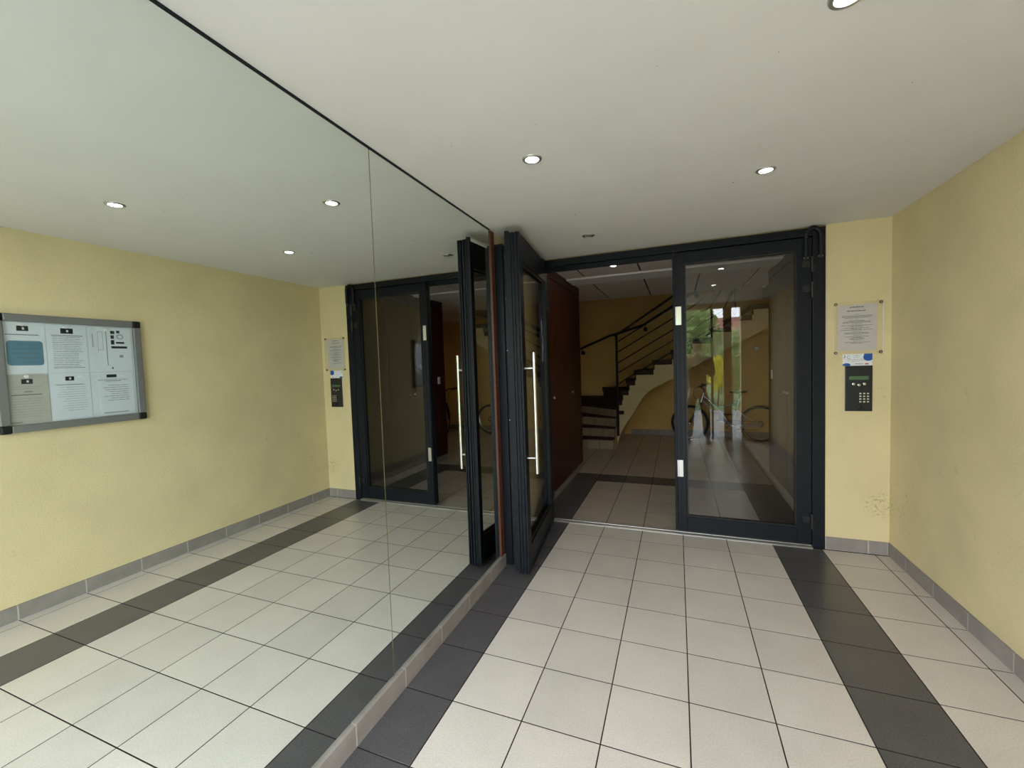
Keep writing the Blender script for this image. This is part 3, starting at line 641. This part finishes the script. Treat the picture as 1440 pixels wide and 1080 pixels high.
rl = thing('stair_railing', 'dark red metal stair railing with sloping bars on the open side of the stairs', 'railing', (0.24, YS - 0.03, 0.16))
YR = YS - 0.045
def RP(x, z): return (x, YR, z)
obj('post', M().box(0.215, YR - 0.02, 0.155, 0.255, YR + 0.02, 1.957), 'rail_paint', rl, bevel=0.002)
obj('post', M().box(2.10, YR - 0.02, 2.10, 2.14, YR + 0.02, 3.05), 'rail_paint', rl, bevel=0.002)
obj('post_bracket', M().box(0.25, YR - 0.018, 0.545, 0.335, YS, 0.605), 'rail_paint', rl, bevel=0.002)
m = M(); m.bar(RP(0.205, 1.945), RP(1.176, 2.560), 0.045, 0.034); m.bar(RP(1.17, 2.556), RP(1.80, 2.955), 0.045, 0.034)
obj('top_rail', m, 'rail_paint', rl, bevel=0.003)
for pth in ([(0.24, 1.835), (1.16, 2.370), (1.55, 2.60)], [(0.24, 1.652), (1.162, 2.184), (1.777, 2.539), (1.95, 2.86)], [(0.24, 1.457), (1.159, 1.991), (1.793, 2.357), (2.10, 2.93)],
            [(0.24, 1.285), (1.156, 1.809), (1.94, 2.262), (2.11, 2.60)], [(0.24, 1.075), (0.405, 1.188), (1.165, 1.632), (2.05, 2.148)]):
    m = M()
    for a, b in zip(pth[:-1], pth[1:]): m.bar(RP(*a), RP(*b), 0.014, 0.020)
    obj('rail_bar', m, 'rail_paint', rl)
hr = thing('handrail', 'dark wall-mounted handrail rising along the lobby back wall', 'handrail', (0.3, 4.93, 1.75))
hp = [(-0.86, 4.93, 1.69), (-0.618, 4.93, 1.787), (-0.026, 4.93, 2.021), (0.16, 4.93, 2.065), (0.63, 4.93, 2.196), (1.149, 4.93, 2.505), (1.80, 4.93, 2.90)]
obj('rail', M().tube(hp, 0.023, 10), 'rail_paint', hr, smooth=True)
for x, z in ((-0.60, 1.78), (0.66, 2.20), (1.6, 2.77)):
    obj('bracket', M().tube([(x, 4.93, z - 0.02), (x, 4.935, z - 0.08), (x, 4.998, z - 0.09)], 0.010, 8).box(x - 0.035, 4.965, z - 0.125, x + 0.035, 4.999, z - 0.055), 'rail_paint', hr)

# ------------------------------------------------------------------ bicycles (built at origin, front wheel at x=0, rear at x=1.12, heading -x)
def make_bike(label, frame_mat, loc, rz, tilt):
    b = thing('bicycle', label, 'bicycle', loc, rz, None, world=False); b.rotation_euler = (tilt, 0, rz)
    def P(nm, m, mt, par=None, **k): return obj(nm, m, mt, par or b, fix=False, **k)
    RW = 0.325
    for nm, hx in (('front_wheel', 0.0), ('rear_wheel', 1.13)):
        wv = P(nm, M().torus((hx, 0, RW), (0, 1, 0), RW - 0.023, 0.023, 56, 10), 'tyre', smooth=True)
        P('rim', M().torus((hx, 0, RW), (0, 1, 0), RW - 0.052, 0.010, 56, 8), 'bike_silver', wv, smooth=True)
        m = M()
        for k in range(28):
            a = 2 * PI * k / 28; s_ = 0.022 * (1 if k % 2 else -1); a2 = a + 0.25 * (1 if k % 4 < 2 else -1)
            m.tube([(hx + 0.018 * math.cos(a2), s_, RW + 0.018 * math.sin(a2)), (hx + (RW - 0.055) * math.cos(a), 0, RW + (RW - 0.055) * math.sin(a))], 0.0012, 4, caps=False)
        P('spokes', m, 'bike_silver', wv, kind='stuff')
        P('hub', M().cyl((hx, -0.045, RW), (hx, 0.045, RW), 0.018, 14), 'bike_silver', wv, smooth=True)
        P('spoke_reflector', M().box(hx - 0.19, -0.012, RW - 0.03, hx - 0.16, 0.012, RW + 0.03), 'reflector', wv, bevel=0.003)
    # geometry (x back, z up)
    HT = Vector((0.235, 0, 0.86)); HB = Vector((0.195, 0, 0.715)); BB = Vector((0.66, 0, 0.30)); ST = Vector((0.80, 0, 0.72)); MID = Vector((0.42, 0, 0.60))
    m = M(); m.tube([HB - Vector((.006, 0, .02)), HT + Vector((.004, 0, .015))], 0.024, 14)
    m.tube([HT.lerp(HB, .2), (0.43, 0, 0.63), (0.56, 0, 0.45), BB], [0.022, 0.026, 0.026, 0.028], 14)
    m.tube([HT.lerp(HB, .8), (0.40, 0, 0.545), (0.54, 0, 0.385), BB + Vector((-.02, 0, 0))], [0.014, 0.016, 0.016, 0.018], 12)
    m.tube([(0.43, 0, 0.60), (0.60, 0, 0.635), ST], [0.018, 0.020, 0.018], 12)
    m.tube([ST + Vector((0.01, 0, 0.04)), ST, (0.775, 0, 0.62)], 0.019, 12)
    m.tube([(0.775, 0, 0.62), (0.70, 0, 0.655), (0.56, 0, 0.60)], 0.012, 10)
    P('frame', m, frame_mat, smooth=True)
    m = M(); m.cyl((BB.x, -0.035, BB.z), (BB.x, 0.035, BB.z), 0.028, 16)
    for s_ in (-1, 1):
        m.tube([(0.76, 0.02 * s_, 0.56), (0.90, 0.055 * s_, 0.46), (1.13, 0.062 * s_, RW + 0.01)], 0.010, 10)
        m.tube([BB + Vector((0.01, 0.02 * s_, 0)), (0.85, 0.055 * s_, 0.29), (1.13, 0.062 * s_, RW)], 0.010, 10)
        m.tube([(0.76, 0.02 * s_, 0.56), (0.72, 0.02 * s_, 0.42), BB + Vector((0.02, 0.02 * s_, 0.03))], 0.010, 10)
    P('swing_arm', m, frame_mat, smooth=True)
    P('shock_absorber', M().cyl((0.56, 0, 0.50), (0.72, 0, 0.485), 0.018, 14).cyl((0.58, 0, 0.498), (0.66, 0, 0.49), 0.028, 16), 'black_rubber', smooth=True)
    m = M()
    fd = (HB - Vector((0, 0, RW))).normalized()
    m.box(0.155, -0.075, 0.665, 0.215, 0.075, 0.700)
    for s_ in (-1, 1):
        m.tube([(0.183, 0.062 * s_, 0.69), (0.10, 0.062 * s_, 0.49)], 0.019, 12); m.tube([(0.12, 0.062 * s_, 0.54), (0.0, 0.062 * s_, RW)], [0.024, 0.020], 12)
    P('fork', m, 'bike_dark', smooth=True)
    m = M(); m.tube([HT, (0.25, 0, 0.93), (0.20, 0, 0.975)], 0.017, 12)
    m.tube([(0.235, -0.30, 1.02), (0.21, -0.13, 1.01), (0.195, -0.06, 0.975), (0.195, 0.06, 0.975), (0.21, 0.13, 1.01), (0.235, 0.30, 1.02)], 0.012, 12)
    hbz = P('handlebar', m, 'bike_dark', smooth=True)
    for s_ in (-1, 1):
        P('grip', M().cyl((0.222, 0.20 * s_, 1.015), (0.235, 0.315 * s_, 1.021), 0.018, 14), 'black_rubber', hbz, smooth=True)
        P('brake_lever', M().tube([(0.21, 0.17 * s_, 1.00), (0.155, 0.18 * s_, 0.985), (0.145, 0.27 * s_, 0.975)], 0.006, 8), 'bike_dark', hbz, smooth=True)
        P('cable', M().tube([(0.17, 0.16 * s_, 0.985), (0.08, 0.12 * s_, 0.95), (0.07, 0.08 * s_, 0.80), (0.17, 0.03 * s_, 0.72)], 0.0028, 6), 'black_rubber', hbz, smooth=True)
    sp = P('seat_post', M().cyl(ST, (0.825, 0, 0.865), 0.014, 14), 'bike_dark', smooth=True)
    sd = M(); cs = [(0.66, 0.018, 0.885, .012), (0.72, 0.025, 0.878, .016), (0.79, 0.045, 0.872, .018), (0.86, 0.075, 0.878, .022), (0.91, 0.082, 0.888, .020), (0.935, 0.07, 0.892, .012)]
    vs = []; fs = []
    for x, wd, z, hh in cs:
        for a in range(12):
            t_ = 2 * PI * a / 12; vs.append((x, wd * math.cos(t_), z + hh * math.sin(t_)))
    for i in range(len(cs) - 1):
        for a in range(12): fs.append((i * 12 + a, i * 12 + (a + 1) % 12, (i + 1) * 12 + (a + 1) % 12, (i + 1) * 12 + a))
    fs += [tuple(range(12)), tuple(range((len(cs) - 1) * 12, len(cs) * 12))]
    P('saddle', sd.add(vs, fs), 'black_rubber', smooth=True)
    cr = P('chainring', M().torus((BB.x, -0.055, BB.z), (0, 1, 0), 0.085, 0.004, 32, 6).torus((BB.x, -0.050, BB.z), (0, 1, 0), 0.065, 0.004, 32, 6), 'bike_dark', smooth=True)
    m = M()
    for a in range(5):
        an = 2 * PI * a / 5; m.bar((BB.x, -0.052, BB.z), (BB.x + .085 * math.cos(an), -0.052, BB.z + .085 * math.sin(an)), 0.008, 0.012)
    P('spider', m, 'bike_dark', cr)
    for s_, an in ((-1, 0.35), (1, 0.35 + PI)):
        ex = BB.x + 0.17 * math.cos(an); ez = BB.z - 0.17 * math.sin(an)
        c_ = P('crank', M().bar((BB.x, 0.068 * s_, BB.z), (ex, 0.078 * s_, ez), 0.012, 0.022), 'bike_silver')
        P('pedal', M().box(ex - 0.045, 0.085 * s_, ez - 0.012, ex + 0.045, 0.165 * s_, ez + 0.012), 'black_rubber', c_, bevel=0.004)
    m = M(); m.tube([(BB.x, -0.052, BB.z + .085), (1.13, -0.045, RW + .035)], 0.004, 6); m.tube([(BB.x, -0.052, BB.z - .085), (1.10, -0.045, RW - .10), (1.14, -0.045, RW - .05), (1.15, -0.045, RW)], 0.004, 6)
    P('chain', m, 'bike_dark')
    P('sprocket', M().torus((1.13, -0.042, RW), (0, 1, 0), 0.036, 0.006, 24, 6).torus((1.13, -0.034, RW), (0, 1, 0), 0.048, 0.004, 24, 6), 'bike_dark', smooth=True)
    P('chain_guard', M().box(0.84, -0.075, 0.272, 1.12, -0.066, 0.300), 'bike_silver', bevel=0.003)
    P('kickstand', M().tube([(0.70, 0.05, 0.27), (0.78, 0.12, 0.06)], 0.008, 8), 'bike_dark')
    return b
make_bike('silver full suspension mountain bike leaning under the stairs, seen through the door glass', 'bike_silver', (1.443, 4.50, 0.0), 0.0, -0.03)
make_bike('dark bicycle in the far right corner of the lobby, seen only in the mirror', 'bike_dark', (3.62, 4.40, 0.0), math.radians(-108), 0.0)

# ------------------------------------------------------------------ outside: shrubs, tree, house
def foliage(c, r, n, size, seed, squash=1.0):
    rr = random.Random(seed); m = M(); c = Vector(c)
    for _ in range(n):
        d = Vector((rr.gauss(0, 1), rr.gauss(0, 1), rr.gauss(0, 1))).normalized()
        rad = (0.55 + 0.45 * rr.random()) * (0.82 + 0.28 * noise.noise(d * 2.3 + Vector((seed, 0, 0))))
        p = c + Vector((d.x * r[0], d.y * r[1], d.z * r[2])) * rad
        u = Vector((rr.gauss(0, 1), rr.gauss(0, 1), rr.gauss(0, 1))).normalized(); v_ = u.orthogonal().normalized()
        s_ = size * rr.uniform(0.6, 1.3); k = u.cross(v_) * s_ * 0.12
        m.add([p - u * s_, p + v_ * s_ * .5 + k, p + u * s_, p - v_ * s_ * .5 + k], [(0, 1, 2, 3)])
    return m
def shrub(name, label, cat, loc, r, zc, n, size, mt, seed, trunk=0.05):
    t = thing(name, label, cat, loc)
    m = M(); x, y, z = loc
    m.tube([(x, y, z), (x + .03, y, z + zc * .5), (x - .02, y + .03, z + zc)], [trunk, trunk * .8, trunk * .5], 8)
    for k in range(5):
        a = k * 1.3; m.tube([(x, y, z + zc * .5), (x + r[0] * .5 * math.cos(a), y + r[1] * .5 * math.sin(a), z + zc + r[2] * .3)], [trunk * .5, trunk * .2], 6)
    obj('trunk', m, 'bark', t, smooth=True)
    f = obj('foliage', foliage((x, y, z + zc), r, n, size, seed), mt, t, kind='stuff')
    return t
shrub('tree', 'leafy green tree outside, reflected in the door glass', 'tree', (0.95, -13.0, 0.002), (1.9, 1.4, 1.9), 2.3, 9000, 0.10, 'leaf_green', 1, 0.10)
shrub('shrub', 'dark green bush outside the entrance, left of the golden bush', 'shrub', (1.0, -11.2, 0.002), (1.25, 0.7, 0.72), 0.86, 5000, 0.06, 'leaf_dark', 2, 0.04)
shrub('shrub', 'golden yellow bush outside the entrance, reflected in the door glass', 'shrub', (2.28, -10.6, 0.002), (0.42, 0.42, 0.62), 1.0, 3000, 0.05, 'leaf_gold', 3, 0.03)
shrub('shrub', 'pale green bush by the brown entrance pillar', 'shrub', (2.75, -11.4, 0.002), (0.55, 0.5, 1.3), 1.3, 4500, 0.06, 'leaf_green', 4, 0.04)
tag(obj('lawn', M().box(-8, -30, -0.019, 12, -9.6, 0.0), 'lawn'), 'green lawn beyond the paving outside', 'lawn')
hs = thing('house', 'distant pale house with a red brown tiled roof, reflected in the door glass', 'house', (4.6, -30, 0.002))
obj('wall', M().box(2.6, -34, 0.002, 8.2, -29, 2.9), 'house_wall', hs)
obj('roof', M().prism_x([(-28.5, 2.8), (-28.4, 2.95), (-31.5, 4.4), (-34.6, 2.95), (-34.5, 2.8)][::-1], 2.2, 8.6), 'roof_tile', hs)
for x in (3.2, 4.7, 6.2):
    wn = obj('window', M().box(x, -29.0, 1.3, x + 0.9, -28.96, 2.6), 'white_plastic', hs)
    sub('pane', M().box(x + .06, -28.96, 1.36, x + .42, -28.94, 2.54).box(x + .48, -28.96, 1.36, x + .84, -28.94, 2.54), 'window_dark', wn, hs)

# ------------------------------------------------------------------ the photographer (visible as a reflection in the right door)
def skinmesh(verts, edges, root=0, subdiv=2):
    """verts: (x,y,z,rx,ry)"""
    me = bpy.data.meshes.new('tmp'); me.from_pydata([v[:3] for v in verts], edges, [])
    o = bpy.data.objects.new('tmp', me); C.objects.link(o)
    md = o.modifiers.new('s', 'SKIN'); md.use_smooth_shade = True
    sv = me.skin_vertices[0].data
    for i, v in enumerate(verts): sv[i].radius = (v[3], v[4] if len(v) > 4 else v[3]); sv[i].use_root = (i == root)
    md.branch_smoothing = 0.6
    sd = o.modifiers.new('d', 'SUBSURF'); sd.levels = subdiv; sd.render_levels = subdiv
    bpy.context.view_layer.update()
    ev = o.evaluated_get(bpy.context.evaluated_depsgraph_get()); em = ev.to_mesh()
    vs = [tuple(v.co) for v in em.vertices]; fs = [tuple(p.vertices) for p in em.polygons]
    ev.to_mesh_clear(); bpy.data.objects.remove(o); bpy.data.meshes.remove(me)
    return vs, fs
PX, PY = 1.52, -4.27
person = thing('person', 'person in dark clothes holding up a phone, reflected in the right door glass', 'person', (PX, PY, 0))
def w_(x, y, z): return (PX + x, PY + y, z)
head = w_(0, 0.05, 1.715)
# phone sits just behind the camera point
fwd = Vector((F_.x, F_.y, 0)).normalized(); rgt = Vector((R_.x, R_.y, 0)).normalized()
pc = CAM - fwd * 0.022 + Vector((0, 0, -0.012))
RH = pc + rgt * 0.085 - fwd * 0.045 + Vector((0, 0, -0.03)); LH = pc - rgt * 0.085 - fwd * 0.045 + Vector((0, 0, -0.03))
RHw = RH + rgt * 0.07 - fwd * 0.05 + Vector((0, 0, -0.05)); LHw = LH - rgt * 0.03 - fwd * 0.09 + Vector((0, 0, -0.06))
RE = Vector(w_(0.24, 0.10, 1.20)); LE = Vector(w_(-0.27, 0.13, 1.18))
RS = Vector(w_(0.19, 0.0, 1.50)); LS = Vector(w_(-0.19, 0.02, 1.50))
def torso(k):   # k = extra radius for clothes
    v = [w_(0, 0, 0.98) + (0.155 + k, 0.105 + k), w_(0, -0.01, 1.12) + (0.140 + k, 0.10 + k), w_(0, -0.01, 1.30) + (0.155 + k, 0.11 + k), w_(0, 0.0, 1.44) + (0.150 + k, 0.10 + k)]
    return v
verts = torso(0) + [w_(0, 0.015, 1.535) + (0.06, 0.06), w_(0, 0.03, 1.60) + (0.055, 0.055)]
edges = [(0, 1), (1, 2), (2, 3), (3, 4), (4, 5)]
def chain(start, pts):
    i = start
    for p_ in pts:
        verts.append(tuple(p_)); edges.append((i, len(verts) - 1)); i = len(verts) - 1
    return i
for Sh, El, Wr, Ha in ((RS, RE, RHw, RH), (LS, LE, LHw, LH)):
    chain(3, [(*Sh, .062, .062), (*Sh.lerp(El, .5), .050, .050), (*El, .043, .043), (*El.lerp(Wr, .4), .041, .041), (*Wr, .027, .022), (*Wr.lerp(Ha, .6), .038, .020)])
for s_ in (-1, 1):
    chain(0, [w_(s_ * .10, 0, .88) + (.090, .090), w_(s_ * .115, .01, .68) + (.078, .078), w_(s_ * .13, .02, .49) + (.058, .058), w_(s_ * .14, .0, .34) + (.055, .055), w_(s_ * .15, -.01, .12) + (.038, .038), w_(s_ * .15, 0.0, .055) + (.040, .040), w_(s_ * .165, .13, .035) + (.042, .03)])
vs, fs = skinmesh(verts, edges)
body = M(); body.add(vs, fs)
# fingers curl around the phone edges
for Ha, Wr, sd_ in ((RH, RHw, 1), (LH, LHw, -1)):
    base = Wr.lerp(Ha, .55)
    for k in range(4):
        z = 0.028 - 0.019 * k; ln = (1.0, 1.08, 1.0, .82)[k]
        p0 = base + Vector((0, 0, z * .8)); p1 = pc + rgt * sd_ * (0.098) - fwd * 0.030 + Vector((0, 0, z - .01)); p2 = pc + rgt * sd_ * 0.088 - fwd * 0.004 + Vector((0, 0, z - .006)); p3 = pc + rgt * sd_ * (0.088 - 0.024 * ln) - fwd * 0.0005 * 0 + Vector((0, 0, z - .002)) - fwd * 0.001
        p2 = p2 - fwd * 0.008; p3 = p3 - fwd * 0.006
        v2, f2 = skinmesh([(*p0, .011, .011), (*p1, .0095, .0095), (*p2, .0085, .0085), (*p3, .0075, .0075)], [(0, 1), (1, 2), (2, 3)], 0, 1)
        body.add(v2, f2)
    t0 = base + Vector((0, 0, -.01)); t1 = Ha - fwd * .012 + Vector((0, 0, .0)) - rgt * sd_ * .01; t2 = pc + rgt * sd_ * .05 - fwd * .020 + Vector((0, 0, .008))
    v2, f2 = skinmesh([(*t0, .014, .014), (*t1, .0115, .0115), (*t2, .0095, .0095)], [(0, 1), (1, 2)], 0, 1); body.add(v2, f2)
# head
hc = Vector(head) + Vector((-0.005, 0.01, 0.0)); yaw = math.radians(18)
def hp_(x, y, z):   # head local: +y is the face
    return hc + Vector((x * math.cos(yaw) - y * math.sin(yaw), x * math.sin(yaw) + y * math.cos(yaw), z))
NU, NV = 32, 24; hv = []; hf = []
for j in range(NV + 1):
    ph = PI * j / NV
    for i in range(NU):
        th_ = 2 * PI * i / NU; x = math.sin(ph) * math.cos(th_); y = math.sin(ph) * math.sin(th_); z = math.cos(ph)
        ww = 0.076 * (1 - 0.22 * max(0, -z)); X = x * ww; Yy = y * (0.098 if y < 0 else 0.092); Z = z * 0.122
        if y > 0:
            fr_ = max(0, y)
            Yy += 0.024 * math.exp(-((x / .16) ** 2)) * math.exp(-(((Z + .018) / .020) ** 2)) * fr_ + 0.012 * math.exp(-((x / .13) ** 2)) * math.exp(-(((Z - .005) / .022) ** 2)) * fr_
            Yy -= 0.010 * (math.exp(-(((x - .42) / .18) ** 2)) + math.exp(-(((x + .42) / .18) ** 2))) * math.exp(-(((Z - .008) / .014) ** 2))
            Yy += 0.006 * math.exp(-((x / .3) ** 2)) * math.exp(-(((Z + .058) / .010) ** 2)) + 0.010 * math.exp(-((x / .3) ** 2)) * math.exp(-(((Z + .095) / .016) ** 2))
        hv.append(tuple(hp_(X, Yy, Z)))
for j in range(NV):
    for i in range(NU): hf.append((j * NU + i, j * NU + (i + 1) % NU, (j + 1) * NU + (i + 1) % NU, (j + 1) * NU + i))
body.add(hv, hf)
for s_ in (-1, 1):   # ears
    body.torus(hp_(s_ * .077, -0.005, -0.005), (1, math.sin(yaw), 0.1), 0.020, 0.007, 16, 8)
    body.cyl(hp_(s_ * .070, -0.005, -0.005), hp_(s_ * .079, -0.005, -0.005), 0.017, 12)
body.cm = 1
for s_ in (-1, 1): body.lathe(hp_(s_ * .031, .077, .008), [(0.0, -.012), (.009, -.008), (.012, 0), (.009, .008), (0, .012)], 'Y', 12)
body.cm = 2
for s_ in (-1, 1): body.lathe(hp_(s_ * .031, .0775, .008), [(.0055, .009), (.005, .0122), (0, .0128)], 'Y', 12)
body.cm = 3
body.lathe(hp_(0, .090, -.058), [(0.0, -.004), (.016, -.002), (.020, .001), (.012, .005), (0, .006)], 'Y', 14)
bd = obj('body', body, ['skin', 'eye_white', 'iris', 'lips'], person, smooth=True)
hm = M(); vs = []; fs = []
for j in range(13):
    ph = PI * 0.62 * j / 12
    for i in range(32):
        th_ = 2 * PI * i / 32; y = math.sin(th_)
        pe = ph * (1 if y < 0.15 else max(0.42, 1 - 0.75 * (y - .15)))
        r_ = 1 + 0.03 * noise.noise(Vector((math.cos(th_) * 6, y * 6, pe * 6)))
        vs.append(tuple(hp_(math.sin(pe) * math.cos(th_) * 0.083 * r_, math.sin(pe) * y * (0.106 if y < 0 else .098) * r_, math.cos(pe) * 0.132 * r_)))
for j in range(12):
    for i in range(32): fs.append((j * 32 + i, j * 32 + (i + 1) % 32, (j + 1) * 32 + (i + 1) % 32, (j + 1) * 32 + i))
obj('hair', hm.add(vs, fs), 'hair', person, smooth=True)
verts = torso(.014); verts[0] = w_(0, 0, .93) + (.172, .12); verts.append(w_(0, 0.012, 1.505) + (0.075, 0.075)); edges = [(0, 1), (1, 2), (2, 3), (3, 4)]
for Sh, El, Wr in ((RS, RE, RHw), (LS, LE, LHw)):
    chain(3, [(*Sh, .078, .078), (*Sh.lerp(El, .5), .066, .066), (*El, .058, .058), (*El.lerp(Wr, .4), .054, .054), (*El.lerp(Wr, .85), .042, .042)])
v2, f2 = skinmesh(verts, edges); obj('jacket', M().add(v2, f2), 'shirt', person, smooth=True)
verts = [w_(0, 0, 1.0) + (.162, .112), w_(0, 0, .93) + (.165, .115)]; edges = [(0, 1)]
for s_ in (-1, 1): chain(1, [w_(s_ * .10, 0, .86) + (.102, .102), w_(s_ * .115, .01, .68) + (.092, .092), w_(s_ * .13, .02, .49) + (.074, .074), w_(s_ * .14, .0, .30) + (.070, .070), w_(s_ * .15, -.01, .085) + (.064, .064)])
v2, f2 = skinmesh(verts, edges); obj('trousers', M().add(v2, f2), 'trousers', person, smooth=True)
for s_ in (-1, 1):
    x = s_ * .158; cs = [(-.105, .032, .04, .042), (-.05, .040, .052, .050), (.04, .044, .040, .042), (.12, .047, .030, .032), (.18, .034, .022, .022), (.198, .015, .018, .014)]
    vs = []; fs = []
    for y, wd, zc, hh in cs:
        for a in range(12):
            t_ = 2 * PI * a / 12; vs.append(w_(x + wd * math.cos(t_) + .02 * y * s_, y, max(.001, zc + hh * math.sin(t_))))
    for i in range(len(cs) - 1):
        for a in range(12): fs.append((i * 12 + a, i * 12 + (a + 1) % 12, (i + 1) * 12 + (a + 1) % 12, (i + 1) * 12 + a))
    fs += [tuple(range(12)), tuple(range(60, 72))]
    obj('shoe', M().add(vs, fs), 'shoe', person, smooth=True)
ph_ = thing('phone', 'black smartphone held up in both hands, reflected in the door glass', 'phone', tuple(pc), math.atan2(rgt.y, rgt.x), None, world=False)
obj('phone_body', M().box(-0.078, -0.004, -0.037, 0.078, 0.004, 0.037), 'phone_black', ph_, bevel=0.003, fix=False)
obj('lens_plate', M().box(0.045, 0.0041, 0.003, 0.074, 0.006, 0.033), 'phone_black', ph_, bevel=0.001, fix=False)
